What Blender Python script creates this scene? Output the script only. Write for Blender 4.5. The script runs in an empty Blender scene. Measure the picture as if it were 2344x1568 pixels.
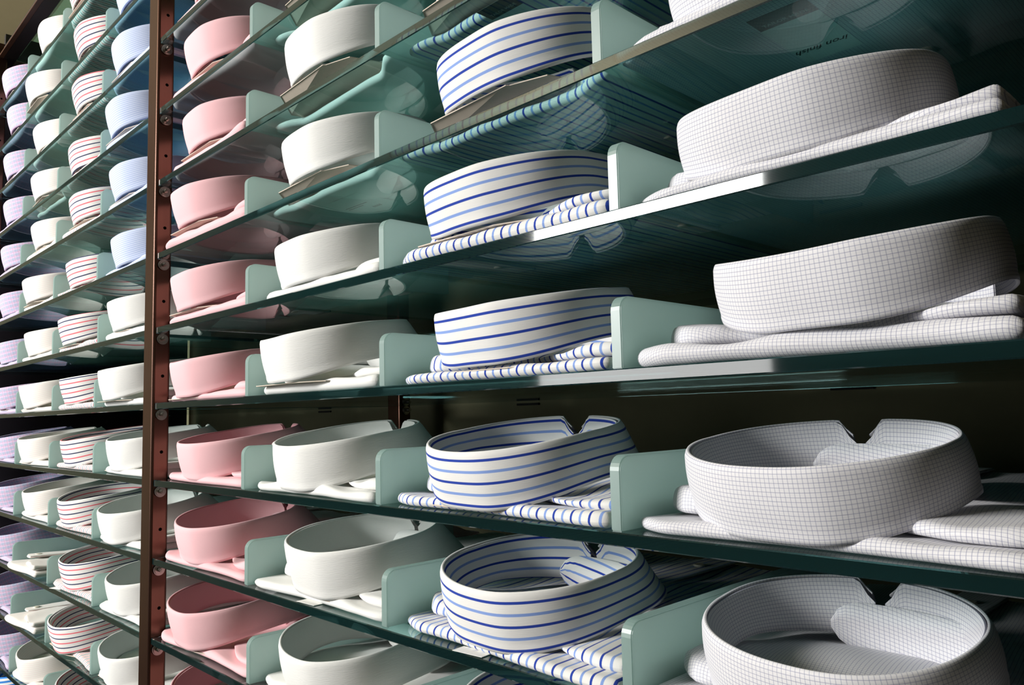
import bpy, bmesh, math, random
import numpy as np
from mathutils import Matrix, Vector

S = bpy.context.scene
COL = S.collection
PI = math.pi

# ------------------------------------------------------------------ camera
cam = bpy.data.cameras.new('camera'); cam_ob = bpy.data.objects.new('camera', cam); COL.objects.link(cam_ob)
cam.sensor_width = 36.0; cam.lens = 27.548; cam.clip_start = .01
R = (0.6975051807, 0.7161388318, -0.0251335723)
U = (0.0825323332, -0.0454450425, 0.9955516873)
B = (0.7118110261, -0.6964767919, -0.0908027613)
CAM = (1.013596, -0.365282, 1.55)
cam_ob.matrix_world = Matrix(((R[0], U[0], B[0], CAM[0]), (R[1], U[1], B[1], CAM[1]), (R[2], U[2], B[2], CAM[2]), (0, 0, 0, 1)))
S.camera = cam_ob

# ------------------------------------------------------------------ world, lights, exposure
W = bpy.data.worlds.new('world'); S.world = W; W.use_nodes = True
W.node_tree.nodes['Background'].inputs['Color'].default_value = (.80, .90, 1.0, 1)
W.node_tree.nodes['Background'].inputs['Strength'].default_value = .6


def area(name, loc, target, sx, sy, watt, color=(1, 1, 1)):
    d = bpy.data.lights.new(name, 'AREA'); d.shape = 'RECTANGLE'; d.size = sx; d.size_y = sy; d.energy = watt; d.color = color
    o = bpy.data.objects.new(name, d); COL.objects.link(o); o.location = loc
    o.rotation_euler = (Vector(target) - Vector(loc)).to_track_quat('-Z', 'Y').to_euler()
    return o


# daylight entering by the two panes of the shop window in front of the shelves
area('daylight_upper_pane', (-1.44, -2.97, 2.62), (-1.44, 0, 2.62), 1.46, .84, 225, (1, .985, .96))
area('daylight_lower_pane', (-1.44, -2.97, 1.72), (-1.44, 0, 1.72), 1.46, .76, 34, (1, .98, .96))

V = S.view_settings
V.view_transform = 'Standard'; V.look = 'None'; V.exposure = 0.0; V.gamma = 1.0; V.use_curve_mapping = False
S.cycles.use_denoising = True
S.cycles.max_bounces = 8; S.cycles.diffuse_bounces = 4; S.cycles.glossy_bounces = 3
S.cycles.transmission_bounces = 6; S.cycles.transparent_max_bounces = 40
S.cycles.caustics_reflective = False; S.cycles.caustics_refractive = False
S.cycles.sample_clamp_indirect = 6


# ------------------------------------------------------------------ material helpers
class NT:
    def __init__(self, name):
        self.m = bpy.data.materials.new(name); self.m.use_nodes = True
        self.t = self.m.node_tree; self.t.nodes.clear()
        self.out = self.t.nodes.new('ShaderNodeOutputMaterial')

    def n(self, kind, **kw):
        nd = self.t.nodes.new(kind)
        for k, v in kw.items():
            if hasattr(nd, k) and k not in ('Color',):
                setattr(nd, k, v)
            else:
                nd.inputs[k].default_value = v
        return nd

    def l(self, a, b): self.t.links.new(a, b)

    def math(self, op, a, b=None, c=None):
        nd = self.t.nodes.new('ShaderNodeMath'); nd.operation = op
        for i, v in enumerate((a, b, c)):
            if v is None: continue
            if isinstance(v, (int, float)): nd.inputs[i].default_value = v
            else: self.l(v, nd.inputs[i])
        return nd.outputs[0]

    def mixc(self, fac, a, b):
        nd = self.t.nodes.new('ShaderNodeMix'); nd.data_type = 'RGBA'
        if isinstance(fac, (int, float)): nd.inputs[0].default_value = fac
        else: self.l(fac, nd.inputs[0])
        for i, v in ((6, a), (7, b)):
            if isinstance(v, tuple): nd.inputs[i].default_value = (*v, 1) if len(v) == 3 else v
            else: self.l(v, nd.inputs[i])
        return nd.outputs[2]

    def band(self, coord, period, width, offset=0.0, soft=.15):
        """1 inside a stripe of WIDTH repeating each PERIOD (metres of cloth)."""
        f = self.math('FRACT', self.math('MULTIPLY', self.math('ADD', coord, -offset), 1 / period))
        d = self.math('ABSOLUTE', self.math('ADD', f, -.5))
        w = width / period / 2
        mr = self.t.nodes.new('ShaderNodeMapRange'); mr.inputs[1].default_value = w * (1 + soft); mr.inputs[2].default_value = w * (1 - soft)
        self.l(d, mr.inputs[0]); return mr.outputs[0]


def srgb(r, g, b):
    f = lambda c: c / 12.92 if c <= .04045 else ((c + .055) / 1.055) ** 2.4
    return tuple(f(v / 255) for v in (r, g, b))


def cloth(name, base, pattern=None, weave=2200, ridge=.25):
    t = NT(name)
    uv = t.n('ShaderNodeUVMap'); sp = t.n('ShaderNodeSeparateXYZ'); t.l(uv.outputs[0], sp.inputs[0])
    u, v = sp.outputs[0], sp.outputs[1]
    col = base
    if pattern: col = pattern(t, u, v, base)
    # slubs in the weave: fine noise drawn out along the yarn
    cm = t.n('ShaderNodeCombineXYZ'); t.l(t.math('MULTIPLY', u, 120), cm.inputs[0]); t.l(t.math('MULTIPLY', v, weave), cm.inputs[1])
    no = t.n('ShaderNodeTexNoise'); no.inputs['Scale'].default_value = 1.0; no.inputs['Detail'].default_value = 3
    t.l(cm.outputs[0], no.inputs['Vector'])
    bs = t.n('ShaderNodeBsdfPrincipled')
    bs.inputs['Roughness'].default_value = .85; bs.inputs['Specular IOR Level'].default_value = .15
    bs.inputs['Sheen Weight'].default_value = .12; bs.inputs['Sheen Roughness'].default_value = .5
    fac = t.math('MULTIPLY', no.outputs[0], .07)
    if isinstance(col, tuple):
        c2 = tuple(x * .82 for x in col)
        t.l(t.mixc(fac, col, c2), bs.inputs['Base Color'])
    else:
        t.l(t.mixc(fac, col, (.55, .55, .55)), bs.inputs['Base Color'])
    bp = t.n('ShaderNodeBump'); bp.inputs['Strength'].default_value = ridge; bp.inputs['Distance'].default_value = .0004
    t.l(no.outputs[0], bp.inputs['Height']); t.l(bp.outputs[0], bs.inputs['Normal'])
    tr = t.n('ShaderNodeBsdfTranslucent')
    if isinstance(col, tuple): tr.inputs[0].default_value = (*col, 1)
    else: t.l(col, tr.inputs[0])
    mx = t.n('ShaderNodeMixShader'); mx.inputs[0].default_value = .12
    t.l(bs.outputs[0], mx.inputs[1]); t.l(tr.outputs[0], mx.inputs[2]); t.l(mx.outputs[0], t.out.inputs[0])
    return t.m


def pat_blue(t, u, v, base):
    c = t.mixc(t.band(v, .0160, .0019, .004), base, srgb(2, 56, 168))
    return t.mixc(t.band(v, .0160, .0020, .012), c, srgb(135, 165, 228))


def pat_check(t, u, v, base):
    c = t.mixc(t.math('MULTIPLY', t.band(v, .00225, .00036, 0, .5), .5), base, srgb(105, 108, 155))
    return t.mixc(t.math('MULTIPLY', t.band(u, .00235, .00036, 0, .5), .45), c, srgb(105, 112, 155))


def pat_red(t, u, v, base):
    c = t.mixc(t.band(v, .0144, .0017, .0036), base, srgb(22, 34, 84))
    return t.mixc(t.band(v, .0144, .0019, .0108), c, srgb(238, 110, 122))


def pat_fineblue(t, u, v, base):
    return t.mixc(t.band(v, .0026, .0009, 0, .5), base, srgb(170, 188, 228))


def pat_purple(t, u, v, base):
    c = t.mixc(t.math('MULTIPLY', t.band(v, .0078, .0030, .002, .4), .62), base, srgb(218, 172, 200))
    c = t.mixc(t.math('MULTIPLY', t.band(v, .0078, .0006, .0055, .3), .7), c, srgb(95, 100, 130))
    c = t.mixc(t.math('MULTIPLY', t.band(v, .0078, .0006, .0000, .3), .7), c, srgb(110, 105, 135))
    c = t.mixc(t.math('MULTIPLY', t.band(u, .0110, .0030, 0, .4), .4), c, srgb(222, 175, 200))
    return t.mixc(t.math('MULTIPLY', t.band(u, .0055, .0005, .002, .3), .45), c, srgb(105, 105, 135))


def pat_pinkline(t, u, v, base):
    return t.mixc(t.math('MULTIPLY', t.band(v, .0034, .0007, 0, .5), .28), base, srgb(235, 160, 175))


def pat_brightblue(t, u, v, base):
    return t.mixc(t.band(v, .0085, .0040, 0, .1), base, srgb(40, 130, 215))


WHITE = srgb(240, 239, 236)
M = {}
M['pink'] = cloth('pink_cotton', srgb(248, 200, 205))
M['white'] = cloth('white_cotton', srgb(243, 243, 240), None, 1500, .5)
M['blue_stripe'] = cloth('blue_striped_cotton', WHITE, pat_blue)
M['check'] = cloth('checked_cotton', srgb(236, 235, 238), pat_check)
M['red_stripe'] = cloth('red_navy_striped_cotton', WHITE, pat_red)
M['light_blue'] = cloth('light_blue_cotton', srgb(212, 222, 245), pat_fineblue)
M['purple'] = cloth('lilac_check_cotton', srgb(186, 192, 216), pat_purple)
M['pinkish_white'] = cloth('white_cotton_pink_hairline', srgb(238, 236, 230), pat_pinkline)
M['bright_blue'] = cloth('bright_blue_striped_cotton', WHITE, pat_brightblue)


def simple(name, color, rough=.5, metal=0.0, spec=.5, bump=0.0, bscale=200, var=.06):
    t = NT(name); bs = t.n('ShaderNodeBsdfPrincipled')
    bs.inputs['Roughness'].default_value = rough; bs.inputs['Metallic'].default_value = metal
    bs.inputs['Specular IOR Level'].default_value = spec
    tc = t.n('ShaderNodeTexCoord'); no = t.n('ShaderNodeTexNoise'); no.inputs['Scale'].default_value = bscale
    t.l(tc.outputs['Object'], no.inputs['Vector'])
    t.l(t.mixc(t.math('MULTIPLY', no.outputs[0], 1.0), tuple(c * (1 - var) for c in color), tuple(min(1, c * (1 + var)) for c in color)), bs.inputs['Base Color'])
    if bump:
        bp = t.n('ShaderNodeBump'); bp.inputs['Strength'].default_value = bump; bp.inputs['Distance'].default_value = .001
        t.l(no.outputs[0], bp.inputs['Height']); t.l(bp.outputs[0], bs.inputs['Normal'])
    t.l(bs.outputs[0], t.out.inputs[0]); return t.m


def bronze(name, color, rough=.3):
    t = NT(name); bs = t.n('ShaderNodeBsdfPrincipled'); bs.inputs['Metallic'].default_value = .85; bs.inputs['Roughness'].default_value = rough
    tc = t.n('ShaderNodeTexCoord'); mp = t.n('ShaderNodeMapping'); mp.inputs['Scale'].default_value = (900, 900, 3)
    no = t.n('ShaderNodeTexNoise'); no.inputs['Scale'].default_value = 1; no.inputs['Detail'].default_value = 2
    t.l(tc.outputs['Object'], mp.inputs[0]); t.l(mp.outputs[0], no.inputs['Vector'])
    t.l(t.mixc(no.outputs[0], tuple(c * .8 for c in color), color), bs.inputs['Base Color'])
    t.l(bs.outputs[0], t.out.inputs[0]); return t.m


M['card'] = simple('grey_beige_card', srgb(205, 192, 176), .8)
M['paper'] = simple('white_paper', srgb(238, 238, 234), .7)
M['dark_band'] = simple('dark_green_print', srgb(28, 52, 46), .6)
M['ink'] = simple('black_ink', srgb(22, 24, 28), .6)
M['silver_ink'] = simple('grey_ink', srgb(165, 172, 165), .6)
M['bronze'] = bronze('bronze_metal', (.105, .052, .036), .27)
M['steel'] = simple('brushed_steel', (.42, .39, .35), .22, 1.0)
M['hole'] = simple('dark_hole', (.004, .004, .004), .9)
M['wood'] = simple('dark_brown_wood', srgb(70, 44, 28), .45, bscale=30, var=.25)
M['blackwood'] = simple('black_stained_wood', srgb(18, 12, 10), .5, bscale=30, var=.3)
M['button'] = simple('pearl_button', srgb(228, 222, 205), .25)
M['wall'] = simple('olive_beige_paint', srgb(98, 98, 72), .85, bump=.15, bscale=60)
M['ceiling'] = simple('beige_plaster', srgb(150, 138, 108), .9, bump=.1, bscale=20)
M['floor'] = simple('dark_wood_floor', srgb(46, 36, 30), .35, bscale=12, var=.3)
M['frame'] = simple('dark_window_frame', srgb(40, 34, 30), .4)


def glass_face():
    """Flat face of float glass: green tint for what passes, Fresnel mirror for the rest."""
    t = NT('green_float_glass')
    tr = t.n('ShaderNodeBsdfTransparent'); tr.inputs[0].default_value = (.68, .885, .87, 1)
    gl = t.n('ShaderNodeBsdfGlossy'); gl.inputs['Roughness'].default_value = .015; gl.inputs['Color'].default_value = (.95, 1, .98, 1)
    fr = t.n('ShaderNodeFresnel'); fr.inputs['IOR'].default_value = 1.5
    ge = t.n('ShaderNodeNewGeometry')
    # the same mirror strength from both sides of the face
    lw = t.n('ShaderNodeLayerWeight'); lw.inputs['Blend'].default_value = .5
    f = t.math('ADD', t.math('MULTIPLY', t.math('POWER', lw.outputs['Facing'], 4.6), .80), .035)
    mx = t.n('ShaderNodeMixShader'); t.l(f, mx.inputs[0]); t.l(tr.outputs[0], mx.inputs[1]); t.l(gl.outputs[0], mx.inputs[2])
    t.l(mx.outputs[0], t.out.inputs[0]); return t.m


def glass_edge():
    """Polished edge of the sheet: one looks far along the green glass."""
    t = NT('polished_glass_edge')
    bs = t.n('ShaderNodeBsdfPrincipled'); bs.inputs['Base Color'].default_value = (.014, .052, .054, 1)
    bs.inputs['Transmission Weight'].default_value = .75; bs.inputs['Roughness'].default_value = .045; bs.inputs['IOR'].default_value = 1.52
    t.l(bs.outputs[0], t.out.inputs[0]); return t.m


def frosted():
    t = NT('frosted_green_glass')
    df = t.n('ShaderNodeBsdfDiffuse'); df.inputs[0].default_value = (.34, .455, .43, 1)
    tl = t.n('ShaderNodeBsdfTranslucent'); tl.inputs[0].default_value = (.62, .77, .735, 1)
    gl = t.n('ShaderNodeBsdfGlossy'); gl.inputs['Roughness'].default_value = .35
    a = t.n('ShaderNodeMixShader'); a.inputs[0].default_value = .55; t.l(df.outputs[0], a.inputs[1]); t.l(tl.outputs[0], a.inputs[2])
    b = t.n('ShaderNodeMixShader'); b.inputs[0].default_value = .06; t.l(a.outputs[0], b.inputs[1]); t.l(gl.outputs[0], b.inputs[2])
    tp = t.n('ShaderNodeBsdfTransparent'); tp.inputs[0].default_value = (.75, .92, .88, 1)
    c = t.n('ShaderNodeMixShader'); c.inputs[0].default_value = .08; t.l(b.outputs[0], c.inputs[1]); t.l(tp.outputs[0], c.inputs[2])
    t.l(c.outputs[0], t.out.inputs[0]); return t.m


M['glass'] = glass_face(); M['edge'] = glass_edge(); M['frost'] = frosted()


# ------------------------------------------------------------------ object helpers
def link(name, me, mats, parent=None, smooth=False, loc=None):
    o = bpy.data.objects.new(name, me); COL.objects.link(o)
    for m in (mats if isinstance(mats, (list, tuple)) else [mats]): me.materials.append(m)
    if parent is not None: o.parent = parent
    if loc: o.location = loc
    if smooth:
        me.polygons.foreach_set('use_smooth', [True] * len(me.polygons))
    return o


def tag(o, label, cat, group=None):
    o['label'] = label; o['category'] = cat
    if group: o['group'] = group
    return o


def struct(o): o['kind'] = 'structure'; return o


def boxmesh(x0, y0, z0, x1, y1, z1, bevel=0, seg=2, only=None):
    bm = bmesh.new(); bmesh.ops.create_cube(bm, size=1)
    for v in bm.verts:
        v.co = Vector(((x0 + x1) / 2 + v.co.x * (x1 - x0), (y0 + y1) / 2 + v.co.y * (y1 - y0), (z0 + z1) / 2 + v.co.z * (z1 - z0)))
    if bevel:
        es = [e for e in bm.edges if only is None or only(e)]
        bmesh.ops.bevel(bm, geom=es, offset=bevel, segments=seg, affect='EDGES', profile=.5)
    me = bpy.data.meshes.new('m'); bm.to_mesh(me); bm.free(); return me


def cylmesh(r, h, axis='X', seg=20, bevel=0, r2=None):
    bm = bmesh.new(); bmesh.ops.create_cone(bm, cap_ends=True, segments=seg, radius1=r, radius2=r if r2 is None else r2, depth=h)
    if bevel:
        bmesh.ops.bevel(bm, geom=[e for e in bm.edges if len(e.link_faces) == 2 and e.calc_face_angle() > .8], offset=bevel, segments=2, affect='EDGES')
    if axis == 'X': bmesh.ops.rotate(bm, verts=bm.verts, matrix=Matrix.Rotation(PI / 2, 3, 'Y'))
    me = bpy.data.meshes.new('m'); bm.to_mesh(me); bm.free(); return me


def gridmesh(P, UV, wrap_u=False):
    """P: (nu, nv, 3) points; UV: (nu, nv, 2)."""
    nu, nv = P.shape[:2]
    verts = P.reshape(-1, 3).tolist(); faces = []
    mu = nu if wrap_u else nu - 1
    for i in range(mu):
        a = i * nv; b = ((i + 1) % nu) * nv
        for j in range(nv - 1): faces.append((a + j, b + j, b + j + 1, a + j + 1))
    return verts, faces, UV.reshape(-1, 2)


def tomesh(parts):
    V_, F_, T_ = [], [], []
    for verts, faces, uv in parts:
        o = len(V_); V_ += verts; F_ += [tuple(i + o for i in f) for f in faces]; T_.append(uv)
    me = bpy.data.meshes.new('m'); me.from_pydata(V_, [], F_)
    uvl = me.uv_layers.new(name='UVMap'); T_ = np.concatenate(T_)
    idx = np.empty(len(me.loops), dtype=np.int32); me.loops.foreach_get('vertex_index', idx)
    uvl.data.foreach_set('uv', T_[idx].astype(np.float32).ravel())
    me.validate(); me.update(); return me


def polymesh(pts, t):
    """Thin card from a 3-D outline, thickness t downwards."""
    n = len(pts); v = [tuple(p) for p in pts] + [(p[0], p[1], p[2] - t) for p in pts]
    f = [tuple(range(n)), tuple(range(2 * n - 1, n - 1, -1))] + [(i, i + n, (i + 1) % n + n, (i + 1) % n) for i in range(n)]
    me = bpy.data.meshes.new('m'); me.from_pydata(v, [], f); me.update(); return me


# ------------------------------------------------------------------ layout
P_ = .095; Z0 = 2.136882; TH = .008
top = lambda k: Z0 - k * P_ + TH
DEPTH = .38
ORD = ['zeroth', 'topmost', 'second', 'third', 'fourth', 'fifth', 'sixth', 'seventh', 'eighth', 'ninth', 'tenth', 'eleventh', 'twelfth', 'thirteenth', 'fourteenth']

# ------------------------------------------------------------------ room
struct(link('floor', boxmesh(-5, -3, -.1, 3, .6, 0), M['floor']))
struct(link('wall_back', boxmesh(-5, .45, 0, 3, .6, 3.2), M['wall']))
struct(link('wall_left', boxmesh(-5.15, -3, 0, -5, .6, 3.2), M['ceiling']))
struct(link('wall_right', boxmesh(3, -3, 0, 3.15, .6, 3.2), M['wall']))
struct(link('ceiling', boxmesh(-5, -3, 3.2, 3, .6, 3.3), M['ceiling']))


def wall_with_hole():
    x0, x1, z0, z1 = -2.2, -.68, 1.3, 3.08
    bm = bmesh.new()
    for a in ((-5, -3.12, 0, x0, -3, 3.2), (x1, -3.12, 0, 3, -3, 3.2), (x0, -3.12, 0, x1, -3, z0), (x0, -3.12, z1, x1, -3, 3.2)):
        me = boxmesh(*a); bm.from_mesh(me); bpy.data.meshes.remove(me)
    me = bpy.data.meshes.new('m'); bm.to_mesh(me); bm.free(); return me


struct(link('wall_front', wall_with_hole(), M['wall']))
win = struct(link('window_1', boxmesh(-2.2, -3.06, 2.12, -.68, -2.99, 2.18), M['frame']))
for a in ((-2.2, -3.06, 1.3, -2.16, -2.99, 3.08), (-.72, -3.06, 1.3, -.68, -2.99, 3.08), (-2.2, -3.06, 1.3, -.68, -2.99, 1.34), (-2.2, -3.06, 3.04, -.68, -2.99, 3.08)):
    link('window_frame', boxmesh(*a), M['frame'], win)

# dark slots cut in the back wall behind the shelves
for i, (x, z) in enumerate(((-.348, 1.5636), (.212, 1.5636), (.680, 1.5677))):
    struct(link('trim_%d' % (i + 1), boxmesh(x - .022, .447, z - .0016, x + .022, .4502, z + .0016), M['hole']))

# ------------------------------------------------------------------ posts
def hole_z():
    return [Z0 - (k + .56) * P_ for k in range(-2, 13)]


def make_post(x0, x1, y0, y1, holes=True, zt=2.40):
    bm = bmesh.new()
    me = boxmesh(x0, y0, 0, x1, y1, zt, .0032, 3, only=lambda e: abs(e.verts[0].co.z - e.verts[1].co.z) > 1)
    return me


def post(name, label, x0, x1, y0, y1, side=1, pins=True, xs_pin=None, pin_rows=range(-1, 13)):
    root = bpy.data.objects.new(name, None); COL.objects.link(root); root.location = ((x0 + x1) / 2, (y0 + y1) / 2, 0)
    ox, oy = root.location.x, root.location.y
    tag(root, label, 'post')
    me = make_post(x0 - ox, x1 - ox, y0 - oy, y1 - oy)
    up = link('upright', me, M['bronze'], root)
    # drilled holes in the side faces
    cut = bmesh.new()
    for z in hole_z():
        m2 = cylmesh(.0021, .010, seg=14)
        tmp = bmesh.new(); tmp.from_mesh(m2); bmesh.ops.translate(tmp, verts=tmp.verts, vec=(x1 - ox, .0015, z))
        t3 = bpy.data.meshes.new('t'); tmp.to_mesh(t3); cut.from_mesh(t3); tmp.free(); bpy.data.meshes.remove(m2); bpy.data.meshes.remove(t3)
    cm = bpy.data.meshes.new('cut'); cut.to_mesh(cm); cut.free(); co = bpy.data.objects.new('cutter', cm); COL.objects.link(co)
    co.parent = root
    cm.materials.append(M['hole'])
    me.materials.append(M['hole'])
    md = up.modifiers.new('b', 'BOOLEAN'); md.object = co; md.operation = 'DIFFERENCE'; md.solver = 'EXACT'
    try: md.material_mode = 'TRANSFER'
    except Exception: pass
    dg = bpy.context.evaluated_depsgraph_get()
    nm = bpy.data.meshes.new_from_object(up.evaluated_get(dg)); up.modifiers.clear(); up.data = nm
    bpy.data.objects.remove(co)
    nm.polygons.foreach_set('use_smooth', [False] * len(nm.polygons))
    return root, ox, oy


pin_disc = cylmesh(.0068, .004, seg=24, bevel=.0012); pin_stud = cylmesh(.0028, .009, seg=16, bevel=.0010)
pin_disc.materials.append(M['steel']); pin_stud.materials.append(M['steel'])
pin_arm = cylmesh(.0045, .006, seg=20, bevel=.001); pin_arm.materials.append(M['steel'])


def add_pins(root, ox, oy, xface, y, rows, sgn=1):
    for k in rows:
        z = Z0 - k * P_ - .0068
        for name, me, dx in (('shelf_pin', pin_disc, .002), ):
            o = bpy.data.objects.new(name, me); COL.objects.link(o); o.parent = root; o.location = (xface - ox + sgn * dx, y - oy, z)
            s = bpy.data.objects.new('pin_stud', pin_stud); COL.objects.link(s); s.parent = o; s.location = (sgn * .0065, 0, .0006)
            for q in (pin_disc, pin_stud):
                q.polygons.foreach_set('use_smooth', [False] * len(q.polygons))


r_, ox, oy = post('shelf_post', 'bronze upright with drilled holes between the left and right bays, at the front', -.034, -.0004, -.003, .0185)
add_pins(r_, ox, oy, -.0004, .0078, range(0, 13))
r_, ox, oy = post('shelf_post', 'bronze upright at the back, seen behind the striped shirts through the glass', -.034, -.0004, .375, .397)
add_pins(r_, ox, oy, -.0004, .386, range(4, 10))
r_, ox, oy = post('shelf_post', 'dark bronze upright at the far left end of the shelving, front', -1.0, -.966, -.003, .0185)
r_, ox, oy = post('shelf_post', 'bronze upright at the right end of the shelving, past the checked shirts', .974, 1.0, .360, .386)

# ------------------------------------------------------------------ glass shelves
def slab_glass(x0, x1, y0, y1, z0, z1, bev=.0007):
    me = boxmesh(x0, y0, z0, x1, y1, z1, bev, 1)
    for p in me.polygons: p.material_index = 0 if abs(p.normal.z) > .9 else 1
    return me


right_len, left_len = .968, .926
meR = slab_glass(0, right_len, 0, DEPTH, -TH, 0); meR.materials.append(M['glass']); meR.materials.append(M['edge'])
meL = slab_glass(0, left_len, 0, DEPTH, -TH, 0); meL.materials.append(M['glass']); meL.materials.append(M['edge'])
for k in range(0, 11):
    o = bpy.data.objects.new('glass_shelf', meR); COL.objects.link(o); o.location = (.0002, 0, top(k))
    pos = {0: 'just above the frame', 10: 'just below the frame'}.get(k, ORD[k] + ' from the top')
    tag(o, 'clear green glass shelf of the right bay, ' + pos, 'shelf', 'glass shelves of the right bay')
for k in range(-1, 13):
    o = bpy.data.objects.new('glass_shelf', meL); COL.objects.link(o); o.location = (-.9642, 0, top(k))
    tag(o, 'clear green glass shelf of the left bay, ' + ORD[k + 2] + ' from the top', 'shelf', 'glass shelves of the left bay')

# cover panel, header beam and end panel of the left bay
o = link('cover_panel', slab_glass(-.962, .968, .034, .44, 2.367, 2.375), [M['glass'], M['edge']]); tag(o, 'green glass cover panel above the topmost left shelf', 'panel')
bm_ = bpy.data.objects.new('header_beam', None); COL.objects.link(bm_); bm_.location = (0, .0, 2.367)
tag(bm_, 'dark header beam with brown front strip along the top of the shelving', 'beam')
link('beam_core', boxmesh(-1.6, .0105, 0, 1.05, .034, .026), M['blackwood'], bm_)
link('front_strip', boxmesh(-1.6, .001, .0, 1.05, .0105, .003, .0005, 1), M['wood'], bm_)
o = link('end_panel', boxmesh(-1.014, .02, 0, -1.0005, .44, 2.44), M['blackwood']); tag(o, 'black wooden end panel at the far left of the shelving', 'panel')
o = link('end_panel', boxmesh(1.0005, .0, 0, 1.014, .44, 2.44), M['blackwood']); tag(o, 'black wooden end panel at the right of the shelving', 'panel')

# ------------------------------------------------------------------ frosted dividers
def divider_mesh(depth=.27, h=.044, t=.0078, r=.009):
    pts = [(0, 0), (depth, 0), (depth, h)]
    for i in range(7):
        a = PI / 2 + PI / 2 * i / 6
        pts.append((r + r * math.cos(a), h - r + r * math.sin(a)))
    bm = bmesh.new()
    vs = [bm.verts.new((0, y, z)) for y, z in pts]; f = bm.faces.new(vs)
    ex = bmesh.ops.extrude_face_region(bm, geom=[f]); bmesh.ops.translate(bm, verts=[g for g in ex['geom'] if isinstance(g, bmesh.types.BMVert)], vec=(t, 0, 0))
    bmesh.ops.recalc_face_normals(bm, faces=bm.faces)
    bmesh.ops.bevel(bm, geom=[e for e in bm.edges if len(e.link_faces) == 2 and e.calc_face_angle() > 1.2], offset=.0006, segments=2, affect='EDGES')
    me = bpy.data.meshes.new('m'); bm.to_mesh(me); bm.free(); me.materials.append(M['frost']); return me


DIV = {1: {0: .24, 1: .243, 2: .245, 3: .237, 4: .235, 5: .238, 6: .239, 7: .231, 8: .24, 9: .245, 10: .24},
       2: {1: .478, 2: .478, 3: .478, 4: .476, 5: .481, 6: .48, 7: .473, 8: .48, 9: .488},
       3: {3: .716, 4: .714, 5: .723, 6: .721, 7: .716, 8: .72, 9: .722},
       -1: {0: -.24, 1: -.25, 2: -.252, 3: -.245, 4: -.256, 5: -.246, 6: -.256, 7: -.254, 8: -.252, 9: -.245, 10: -.245},
       -2: {-1: -.476, 0: -.478, 1: -.482, 2: -.484, 3: -.483, 4: -.49, 5: -.487, 6: -.48, 7: -.488, 8: -.484, 9: -.48, 10: -.482, 11: -.482},
       -3: {-1: -.716, 0: -.718, 1: -.721, 2: -.722, 3: -.727, 4: -.724, 5: -.727, 6: -.725, 7: -.722, 8: -.719, 9: -.715, 10: -.716, 11: -.715, 12: -.717}}
dm = divider_mesh()
DN = {1: 'pink and white', 2: 'white and blue striped', 3: 'blue striped and checked', -1: 'red striped and light', -2: 'white and red striped', -3: 'lilac checked and white'}
for c, rows in DIV.items():
    for k, x in rows.items():
        o = bpy.data.objects.new('shelf_divider', dm); COL.objects.link(o); o.location = (x, .004, top(k) + .0001)
        n = k if c > 0 else k + 2
        pos = ORD[n] + ' shelf' if 0 < n < 15 else 'shelf above the frame'
        tag(o, 'frosted glass divider between %s shirts, %s of the %s bay' % (DN[c], pos, 'right' if c > 0 else 'left'), 'divider', 'frosted dividers on the glass shelves')

# ------------------------------------------------------------------ shirts
A_, B_ = .077, .067


def noise1(rng, n, amp, octs=(1, 2, 3, 5)):
    t = np.linspace(0, 2 * PI, n, endpoint=False); y = np.zeros(n)
    for o in octs: y += rng.normal() / o * np.cos(o * t + rng.uniform(0, 6.28))
    return y * amp


def ring_xy(t, a, b, yc, ef=.84, eb=.92):
    s, c = np.sin(t), np.cos(t); w = (1 - c) / 2; e = ef + (eb - ef) * w
    x = a * np.sign(s) * np.abs(s) ** e
    # the folded card inside gives the front a soft corner right of the middle
    ridge = .0045 * np.clip(c, 0, 1) ** 1.5 * (np.sqrt((x - .027) ** 2 + .00002) / .06 - .35)
    return x, yc - b * np.sign(c) * np.abs(c) ** e + ridge


def smooth(x, a, b):
    q = np.clip((x - a) / (b - a), 0, 1); return q * q * (3 - 2 * q)


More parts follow.
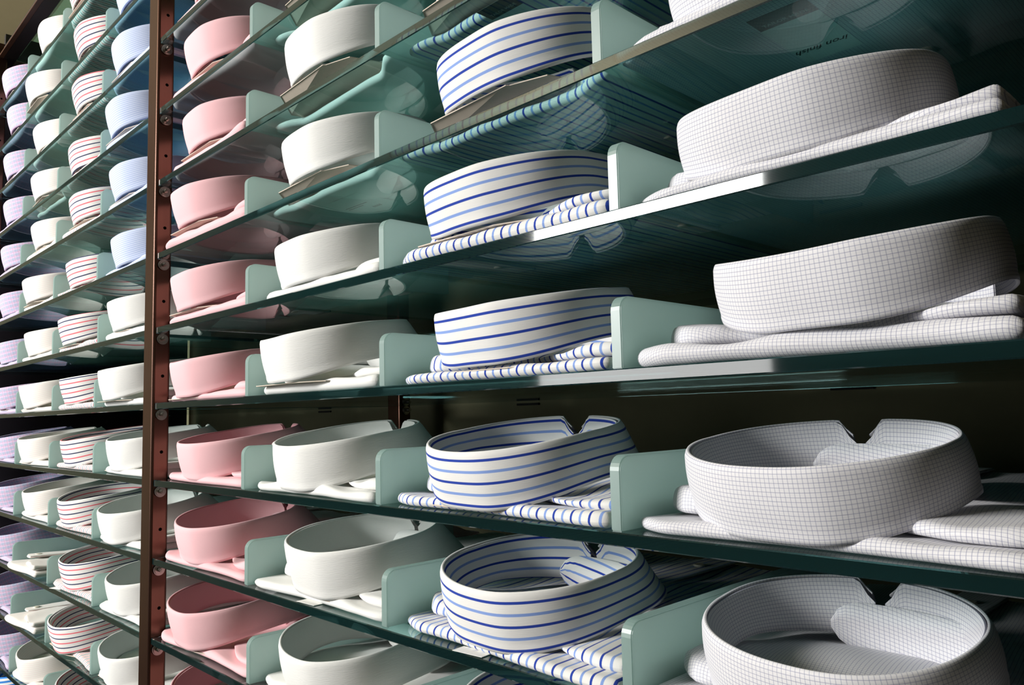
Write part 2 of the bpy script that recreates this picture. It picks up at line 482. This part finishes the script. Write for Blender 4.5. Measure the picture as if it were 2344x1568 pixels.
def collar_meshes(rng, y0, lift, h, lean, rise, low, phase, A_=.077, B_=.067):
    n = 121 if not low else 73
    yc = y0 + B_
    wob = lambda: noise1(rng, 360, 1.0)
    T = np.linspace(-PI * .982, PI * .982, n)
    w1, w2 = wob(), wob(); smp = lambda w, t: np.interp((t % (2 * PI)), np.linspace(0, 2 * PI, 360, endpoint=False), w, period=2 * PI)
    f = (1 - np.cos(T)) / 2
    # rim curve
    rx, ry = ring_xy(T, A_, B_, yc)
    nx, ny = rx.copy(), (ry - yc); nl = np.hypot(nx, ny); nx /= nl; ny /= nl
    rx = rx + nx * smp(w1, T) * .0010; ry = ry + ny * smp(w1, T) * .0010
    gap = smooth(np.abs(T), PI * .945, PI * .982)
    rz = lift + h + rise * f ** .85 - .009 * gap + smp(w2, T) * .0006
    # bottom edge of the leaf: further in at the front (the ring leans forward), swept back to points behind
    bk = smooth(np.abs(T), PI * .50, PI * .975)
    bx, by = ring_xy(T, A_ - .001, B_ - .001, yc + lean)
    bx = bx + nx * (.002 + .007 * bk) + np.sign(T) * .012 * bk ** 2
    by = by + ny * .001 + .030 * bk ** 2
    bz = lift + .021 * smooth(np.abs(T), .15, PI * .58) + smp(w2, T) * .0004
    nv = 15
    vs = np.linspace(0, 1, nv)
    P = np.zeros((n, nv, 3)); UV = np.zeros((n, nv, 2))
    arc = np.concatenate([[0], np.cumsum(np.hypot(np.diff(rx), np.diff(ry)))])
    ux = arc - arc[n // 2]
    for j, v in enumerate(vs):
        bul = .0016 * math.sin(PI * v) + .0012 + (.0006 if v > .86 else 0)
        P[:, j, 0] = rx * (1 - v) + bx * v + nx * bul; P[:, j, 1] = ry * (1 - v) + by * v + ny * bul; P[:, j, 2] = rz * (1 - v) + bz * v
        UV[:, j, 0] = ux; UV[:, j, 1] = v * h + phase
    # rounded fold over the rim
    P[:, 0, 0] -= nx * .0006; P[:, 0, 1] -= ny * .0006
    fold = []
    for ang in (60, 90, 130):
        a = math.radians(ang); q = P[:, 0].copy(); r = .0013
        q[:, 0] += nx * (math.cos(a) * r - r); q[:, 1] += ny * (math.cos(a) * r - r); q[:, 2] = rz + math.sin(a) * r * .9
        fold.append(q)
    Pin = P[:, ::-1].copy(); Pin[:, :, 0] -= nx[:, None] * .0019; Pin[:, :, 1] -= ny[:, None] * .0019
    Pall = np.concatenate([np.stack(fold[::-1], 1), P, Pin], 1)
    # column order: fold inner..outer, outer face down, inner face up -> closed strip
    UVf = np.stack([np.stack([ux, np.full(n, phase - .001)], 1)] * 3, 1)
    UVall = np.concatenate([UVf, UV, UV[:, ::-1]], 1)
    Pall = np.concatenate([Pall, Pall[:, :1]], 1); UVall = np.concatenate([UVall, UVall[:, :1]], 1)
    leaf = gridmesh(Pall, UVall)
    # band inside
    nb = n; Tb = np.linspace(-PI * .99, PI * .99, nb)
    fb = (1 - np.cos(Tb)) / 2
    x1, y1 = ring_xy(Tb, A_ - .0025, B_ - .0025, yc)
    x2, y2 = ring_xy(Tb, A_ - .007, B_ - .007, yc + lean)
    gapb = smooth(np.abs(Tb), PI * .945, PI * .99)
    z1 = lift + h + rise * fb ** .85 - .013 * gapb + smp(w2, Tb) * .0006 - .0002
    z2 = lift + .007 + .016 * smooth(np.abs(Tb), .15, PI * .6)
    nvb = 7; PB = np.zeros((nb, nvb, 3)); UB = np.zeros((nb, nvb, 2)); wr = smp(wob(), Tb * 2)
    nxb, nyb = x1.copy(), y1 - yc; nlb = np.hypot(nxb, nyb); nxb /= nlb; nyb /= nlb
    for j in range(nvb):
        v = j / (nvb - 1); b_ = math.sin(PI * v) * (.0012 * wr - .0008)
        PB[:, j, 0] = x1 * (1 - v) + x2 * v + nxb * b_; PB[:, j, 1] = y1 * (1 - v) + y2 * v + nyb * b_; PB[:, j, 2] = z1 * (1 - v) + z2 * v
        UB[:, j, 0] = Tb * .07; UB[:, j, 1] = v * (h - .006) + phase + .003
    PB2 = PB[:, ::-1].copy(); PB2[:, :, 0] += nxb[:, None] * .0009; PB2[:, :, 1] += nyb[:, None] * .0009
    PBa = np.concatenate([PB, PB2, PB[:, :1]], 1); UBa = np.concatenate([UB, UB[:, ::-1], UB[:, :1]], 1)
    band = gridmesh(PBa, UBa)
    # overlapping button tab with a rounded end, inside at the back
    nt = 22; Tt = np.linspace(PI * .66, PI * 1.14, nt)
    s = (Tt - Tt[0]) / (Tt[-1] - Tt[0]); ins = .0050 + .0055 * smooth(s, .0, .5)
    xt, yt = ring_xy(Tt, A_ - ins, B_ - ins, yc + lean * .6); rr = np.sqrt(np.clip(1 - np.clip((s - .78) / .22, 0, 1) ** 2, 0.02, 1))
    zb = lift + .016; hh = .028
    PT = np.zeros((nt, 8, 3)); UT = np.zeros((nt, 8, 2)); m = zb + hh * .5
    for j in range(4):
        v = j / 3
        z = m + (v - .5) * hh * rr
        PT[:, j] = np.stack([xt, yt, z], 1); PT[:, 7 - j] = np.stack([xt * 1.012, (yt - yc) * 1.012 + yc, z], 1)
        UT[:, j, 0] = Tt * .06; UT[:, j, 1] = -v * hh + phase + .016 * s * s; UT[:, 7 - j] = UT[:, j]
    PT = np.concatenate([PT, PT[:, :1]], 1); UT = np.concatenate([UT, UT[:, :1]], 1)
    tab = gridmesh(PT, UT)
    return tomesh([leaf]), tomesh([band]), tomesh([tab]), (xt[-5], yt[-5], m)


def pillow(rng, xl, xr, yf, yb, z0, T, nx=30, ny=26, namp=.0006, phase=0.0, diag=0.0, sag=None):
    """Folded layer of cloth: rounded edges, flat underside at z0. yf, yb: functions of x."""
    r = T * .60; ne = 5
    rim = r * (1 - np.cos(np.linspace(0, PI / 2, ne + 1)))
    X = np.concatenate([xl + rim[:-1], np.linspace(xl + r, xr - r, nx - 2 * ne), (xr - rim[:-1])[::-1]])
    P = np.zeros((nx, ny, 3)); Q = np.zeros((nx, ny, 3)); UV = np.zeros((nx, ny, 2))
    YF = np.array([float(yf(x)) for x in X]); YB = np.array([float(yb(x)) for x in X])
    # rounded corners in plan
    cr = min(.012, (xr - xl) * .3)
    for side in (X - xl, xr - X):
        q = np.clip(1 - side / cr, 0, 1); YF = YF + cr * .55 * (1 - np.sqrt(np.clip(1 - q * q, 0, 1)))
    ph = rng.uniform(0, 6.28, 8); am = rng.normal(size=8)
    mid = np.linspace(0, 1, ny - 2 * ne) ** 1.35
    for j in range(ny):
        if j < ne: Y = YF + rim[j]
        elif j >= ny - ne: Y = YB - rim[ny - 1 - j]
        else: Y = YF + r + (YB - YF - 2 * r) * mid[j - ne]
        d = np.minimum.reduce([X - xl, xr - X, Y - YF, YB - Y])
        e = np.sqrt(np.clip(1 - (1 - np.clip(d / r, 0, 1)) ** 2, 0, 1))
        nz = (am[0] * np.sin(60 * X + ph[0]) + am[1] * np.sin(45 * Y + ph[1]) + am[2] * np.sin(90 * X + 70 * Y + ph[2]) + am[3] * np.sin(140 * X - 60 * Y + ph[3]) * .6)
        tt = T * (1.0 if sag is None else sag(X, Y))
        zc = z0 + T * .45
        zt = np.maximum(tt - T * .45, T * .03)
        P[:, j, 0] = X; P[:, j, 1] = Y; P[:, j, 2] = zc + zt * e + nz * namp * e
        Q[:, j, 0] = X; Q[:, j, 1] = Y; Q[:, j, 2] = zc - (T * .45) * e + np.abs(nz) * namp * .25 * (1 - e * .3)
        UV[:, j, 0] = Y + X * diag; UV[:, j, 1] = X + phase + Y * diag
    UV2 = UV.copy(); zc = z0 + T * .45
    UV[:, :, 0] += P[:, :, 2] - zc; UV2[:, :, 0] = 2 * YF[:, None] - Q[:, :, 1] + Q[:, :, 0] * diag + Q[:, :, 2] - zc
    a = gridmesh(P, UV); b = gridmesh(Q[:, ::-1], UV2[:, ::-1])
    # wall of coincident borders joined by remove doubles later
    me = tomesh([a, b])
    bm = bmesh.new(); bm.from_mesh(me); bmesh.ops.remove_doubles(bm, verts=bm.verts, dist=1e-5); bm.to_mesh(me); bm.free()
    return me


btn = cylmesh(.0055, .0022, 'Z', 18, .0006); btn.materials.append(M['button'])
text_cache = {}


def text_mesh(txt, size, shear=0.0):
    cu = bpy.data.curves.new('t', 'FONT'); cu.body = txt; cu.size = size; cu.shear = shear; cu.resolution_u = 2; cu.extrude = .00001; cu.offset = .0001
    cu.align_x = 'CENTER'; cu.align_y = 'CENTER'
    o = bpy.data.objects.new('t', cu); COL.objects.link(o)
    me = bpy.data.meshes.new_from_object(o.evaluated_get(bpy.context.evaluated_depsgraph_get()))
    bpy.data.objects.remove(o); return me


def shirt(kind, k, cx, y0, lift, label, group, seed, rz=0.0, low=False, cell=None, phase=None, extra=None):
    rng = np.random.default_rng(seed)
    root = bpy.data.objects.new('folded_shirt', None); COL.objects.link(root); root.location = (cx, 0, top(k) + .0002)
    root.rotation_euler = (0, 0, rz)
    tag(root, label, 'shirt', group)
    m = M[kind]
    if phase is None: phase = rng.uniform(0, .016)
    if kind == 'check': cx -= .006; root.location.x -= .006
    h = .0405 if kind != 'check' else .0365
    leaf, band, tab, bpos = collar_meshes(rng, y0 if True else 0, lift, h, .010, .021, low, phase, *((.077, .067) if kind != 'check' else (.0705, .062)))
    link('collar', leaf, m, root, True); bo = link('collar_band', band, m, root, True)
    to = link('band_tab', tab, m, bo, True)
    nx, ny = (24, 22) if low else (40, 34)
    # lower pack of folds, filling the cell between its dividers
    xl, xr = cell[0] - root.location.x, cell[1] - root.location.x
    xm, hh = (xl + xr) / 2, (xr - xl) / 2
    N = lambda x: (x - xm) / hh
    big = lift >= .016 and kind in ('white', 'blue_stripe', 'light_blue', 'pinkish_white')
    yfr = .007 + (max(0, lift - .004) * 1.9 if big else 0) + rng.uniform(-.002, .002)
    tb = .0085 if big else .0085 + max(0, lift - .006) * .55
    q = rng.uniform(.5, 1.0); sw = rng.uniform(-.004, .004)
    lowf = lambda x: float(yfr + .0022 * math.sin(30 * x + seed) + sw * N(x) + .012 * smooth(-N(x), .72, 1.0) * q - .6 * (yfr - .004) * smooth(abs(N(x)), .6, 1))
    yb = lambda x: .335 + .004 * math.sin(25 * x)
    slump = lambda X, Y: 1 - .12 * smooth(-N(X), .62, 1.0) + .06 * np.sin(40 * X + seed)
    body = pillow(rng, xl, xr, lowf, yb, 0, tb, nx, ny, .0005, phase, 0, slump)
    link('shirt_body', body, m, root, True)
    # upper layer: yoke and shoulder, rising inside the collar, sweeping forward to the right and wrapped round the left shoulder
    upf = lambda x: float(yfr + .006 + .030 * (1 - smooth(N(x), -.05, .80)) - .014 * smooth(-N(x), .35, .72) + .014 * smooth(-N(x), .75, 1.0))
    dome = lambda X, Y: (.45 + .55 * np.maximum(smooth(np.abs(N(X)), .25, .95), smooth(Y, .03, .07))
                         + 1.0 * np.exp(-((X / .055) ** 2 + ((Y - .085) / .045) ** 2)) + .75 * np.exp(-(((N(X) + .80) / .25) ** 2 + ((Y - .05) / .035) ** 2))
                         - .25 * smooth(Y, .18, .33) - .15 * smooth(-N(X), .85, 1.0))
    yoke = pillow(rng, xl + .003, xr - .002, upf, lambda x: .328, tb + .0002, .0085, nx, ny, .0008, phase, .12, dome)
    link('shoulder_yoke', yoke, m, root, True)
    # button placket running back over the folded front
    pl = pillow(rng, -.016, .016, lambda x: .17, lambda x: .326, tb + .0085, .0022, 14, 18, .0002, phase)
    po = link('placket', pl, m, root, True)
    for yy in (.20, .28):
        b = bpy.data.objects.new('button', btn); COL.objects.link(b); b.parent = po; b.location = (0, yy, tb + .0112)
    # stiffening card under the collar
    if lift > .0035 and kind != 'check':
        zc = lift - .0008
        me = polymesh([(-.064, y0 + .017, zc), (.027, y0 + .012, zc), (.029, y0 + .014, zc), (.058, y0 + .022, zc), (.072, .045, zc * .9), (.07, .11, .019), (-.07, .11, .019), (-.074, .05, zc * .5), (-.076, .032, zc * .45)] if big else
                      [(-.06, y0 + .015, zc), (.03, y0 + .013, zc), (.06, y0 + .022, zc), (.072, .05, zc), (-.072, .05, zc)], .0008)
        link('collar_card', me, M['card'], root)
    if extra: extra(root, y0)
    return root


SH = {
 'pink': ('pink', {1: (0.119, -0.004), 2: (0.11, -0.004), 3: (0.105, -0.004), 4: (0.088, -0.009), 5: (0.088, -0.009), 6: (0.088, -0.009), 7: (0.098, -0.004), 8: (0.094, -0.004), 9: (0.088, -0.008), 10: (0.092, -0.004)}),
 'white': ('white', {2: (0.37, -0.004), 3: (0.36, -0.004), 4: (0.357, -0.004), 5: (0.341, -0.004), 6: (0.334, -0.016), 7: (0.334, -0.005), 8: (0.364, -0.004), 9: (0.35, -0.004)}),
 'stripe': ('blue_stripe', {3: (0.597, -0.004), 4: (0.605, -0.004), 5: (0.585, -0.004), 6: (0.596, -0.004), 7: (0.583, -0.004), 8: (0.597, -0.004), 9: (0.614, -0.004)}),
 'check': ('check', {4: (0.827, -0.004), 5: (0.829, -0.004), 6: (0.849, -0.004), 7: (0.825, -0.004), 8: (0.83, -0.004)}),
 'blueL': ('light_blue', {0: (-0.159, -0.004), 1: (-0.161, -0.006), 2: (-0.161, -0.012), 3: (-0.161, -0.005), 4: (-0.154, -0.004)}),
 'whiteL': ('white', {5: (-0.161, -0.004), 6: (-0.161, -0.016), 7: (-0.161, -0.004), 8: (-0.161, -0.012), 9: (-0.147, -0.004), 10: (-0.161, -0.007)}),
 'redL': ('red_stripe', {-1: (-0.392, -0.008), 0: (-0.365, -0.004), 1: (-0.367, -0.004), 2: (-0.386, -0.004), 3: (-0.37, -0.004), 4: (-0.376, -0.004), 5: (-0.396, -0.008), 6: (-0.39, -0.004), 7: (-0.381, -0.004), 8: (-0.389, -0.004), 9: (-0.37, -0.004), 10: (-0.396, -0.01), 11: (-0.373, -0.004)}),
 'wL': ('pinkish_white', {-1: (-0.599, -0.004), 0: (-0.628, -0.016), 1: (-0.612, -0.004), 2: (-0.62, -0.004), 3: (-0.606, -0.004), 4: (-0.632, -0.01), 5: (-0.632, -0.004), 6: (-0.632, -0.009), 7: (-0.63, -0.01), 8: (-0.613, -0.004), 11: (-0.621, -0.004)}),
 'purL': ('purple', {-1: (-0.874, -0.007), 0: (-0.834, -0.004), 1: (-0.852, -0.004), 2: (-0.842, -0.004), 3: (-.85, -.004), 4: (-.846, -.005), 5: (-.852, -.004), 6: (-.848, -.006), 7: (-.845, -.004), 8: (-.85, -.004), 9: (-.842, -.004), 10: (-.85, -.006), 11: (-.846, -.004)}),
}
LIFT = {'pink': {1: .016, 2: .016, 3: .017, 4: .020, 5: .013, 6: .004, 7: .003, 8: .005, 9: .006, 10: .006},
        'white': {2: .020, 3: .022, 4: .016, 5: .008, 6: .010, 7: .004, 8: .006, 9: .006},
        'stripe': {3: .018, 4: .017, 5: .015, 6: .008, 7: .004, 8: .005, 9: .005},
        'check': {4: .005, 5: .006, 6: .013, 7: .003, 8: .004}}
NAME = {'pink': 'plain pale pink folded shirt', 'white': 'plain white folded shirt', 'stripe': 'white folded shirt with blue stripes', 'check': 'white folded shirt with fine grey check',
        'blueL': 'light blue folded shirt with fine lines', 'whiteL': 'plain white folded shirt by the post', 'redL': 'white folded shirt with red and navy stripes',
        'wL': 'off-white folded shirt with upright collar', 'purL': 'lilac and blue checked folded shirt'}
GRP = {'pink': 'pale pink shirts beside the post', 'white': 'white shirts of the right bay', 'stripe': 'blue striped shirts', 'check': 'checked shirts at the right',
       'blueL': 'light blue shirts left of the post', 'whiteL': 'white shirts left of the post', 'redL': 'red and navy striped shirts', 'wL': 'off-white shirts of the left bay', 'purL': 'lilac checked shirts'}


def under_label(size_band, text):
    """Dark-headed care card lying against the glass under the shirt, print facing down."""
    def f(root, y0):
        x0 = -.0135; w = .034
        card = link('care_card', boxmesh(x0, .043, -.00016, x0 + w, .103, -.00002), M['paper'], root)
        band = link('printed_band', boxmesh(x0, .026, -.00016, x0 + w, .043, -.00002), M['dark_band'], card)
        t1 = link('printed_text', text_mesh('TAILOR MADE', .0042), M['silver_ink'], card); t1.rotation_euler = (PI, 0, 0); t1.location = (x0 + w / 2, .0385, -.00017)
        t2 = link('printed_text', text_mesh('iron finish', .0080, .5), M['ink'], card); t2.rotation_euler = (PI, 0, PI); t2.location = (x0 + w / 2, .086, -.00017)
    return f


def fine_print(root, y0):
    card = link('care_card', boxmesh(-.04, .045, -.00012, .03, .10, -.00002), M['paper'], root)
    for j in range(2):
        link('printed_line', boxmesh(-.030, .070 + j * .004, -.00018, .008 - j * .012, .0712 + j * .004, -.00010), M['ink'], card)
    for i in range(4):
        link('printed_mark', boxmesh(-.002 + i * .0035, .084, -.00018, -.0002 + i * .0035, .088, -.00010), M['ink'], card)


def tagpaper(x, y, a=.2):
    def f(root, y0):
        o = link('paper_tag', boxmesh(-.014, -.006, 0, .014, .006, .0003), M['paper'], root); o.location = (x, y, .0002); o.rotation_euler = (0, 0, a)
    return f


EX = {('check', 4): under_label(1, ''), ('stripe', 3): under_label(1, ''), ('white', 4): fine_print,
      ('stripe', 8): tagpaper(-.01, .006, .1), ('white', 8): tagpaper(.0, .008, .05), ('redL', 9): tagpaper(-.05, .006, .3)}
PH = {'stripe': {3: .007, 4: .0065, 5: .0065, 6: .0060, 7: .0068, 8: .0062, 9: .0065}}
CELL = {'pink': (None, 1), 'white': (1, 2), 'stripe': (2, 3), 'check': (3, None), 'blueL': (-1, None), 'whiteL': (-1, None), 'redL': (-2, -1), 'wL': (-3, -2), 'purL': (None, -3)}


def bounds(c, k):
    a, b = CELL[c]
    nom = {1: .2405, 2: .481, 3: .7215, -1: -.2405, -2: -.481, -3: -.7215}
    l = {'pink': .003, 'purL': -.955}.get(c) if a is None else DIV[a].get(k, nom[a]) + .0105
    r = {'check': .932, 'blueL': -.041, 'whiteL': -.041}.get(c) if b is None else DIV[b].get(k, nom[b]) - .0025
    return l, r


seed = 10
for c, (kind, rows) in SH.items():
    left = c in ('blueL', 'whiteL', 'redL', 'wL', 'purL')
    for k, (cx, y0) in rows.items():
        seed += 1; random.seed(seed)
        n = k + 2 if left else k
        lift = LIFT.get(c, {}).get(k)
        if lift is None: lift = random.uniform(.011, .018) if k <= 3 else (random.uniform(.006, .012) if k <= 6 else random.uniform(.003, .006))
        label = NAME[c] + ', %s shelf of the %s bay' % (ORD[n], 'left' if left else 'right')
        ph = PH.get(c, {}).get(k)
        shirt(kind, k, cx, y0, lift, label, GRP[c], seed, 0.0, left, bounds(c, k), ph, EX.get((c, k)))


def flat_shirt(k, cx, label, seed, rz):
    rng = np.random.default_rng(seed)
    root = bpy.data.objects.new('folded_shirt', None); COL.objects.link(root); root.location = (cx, 0, top(k) + .0002); root.rotation_euler = (0, 0, rz)
    tag(root, label, 'shirt', 'off-white shirts of the left bay'); m = M['pinkish_white']
    link('shirt_body', pillow(rng, -.082, .082, lambda x: -.004 + .012 * math.sin(20 * x), lambda x: .30, 0, .012, 24, 20, .0006), m, root, True)
    link('shoulder_yoke', pillow(rng, -.080, .078, lambda x: .006 + .05 * max(0, -x / .08) , lambda x: .295, .0122, .008, 24, 20, .0008, 0, .1), m, root, True)
    po = link('placket', pillow(rng, -.052, -.022, lambda x: .012, lambda x: .27, .0202, .0035, 14, 20, .0003), m, root, True)
    for yy in (.03, .10, .17):
        b = bpy.data.objects.new('button', btn); COL.objects.link(b); b.parent = po; b.location = (-.037, yy, .0245)


flat_shirt(9, -.625, 'off-white shirt folded flat with buttons up, eleventh shelf of the left bay', 501, -.12)
flat_shirt(10, -.625, 'off-white shirt folded flat with buttons up, twelfth shelf of the left bay', 502, -.10)
shirt('bright_blue', 12, -.845, .0, .020, 'bright blue striped shirt in the bottom left corner', 'bright blue striped shirts', 601, 0, True, (-.955, -.735))
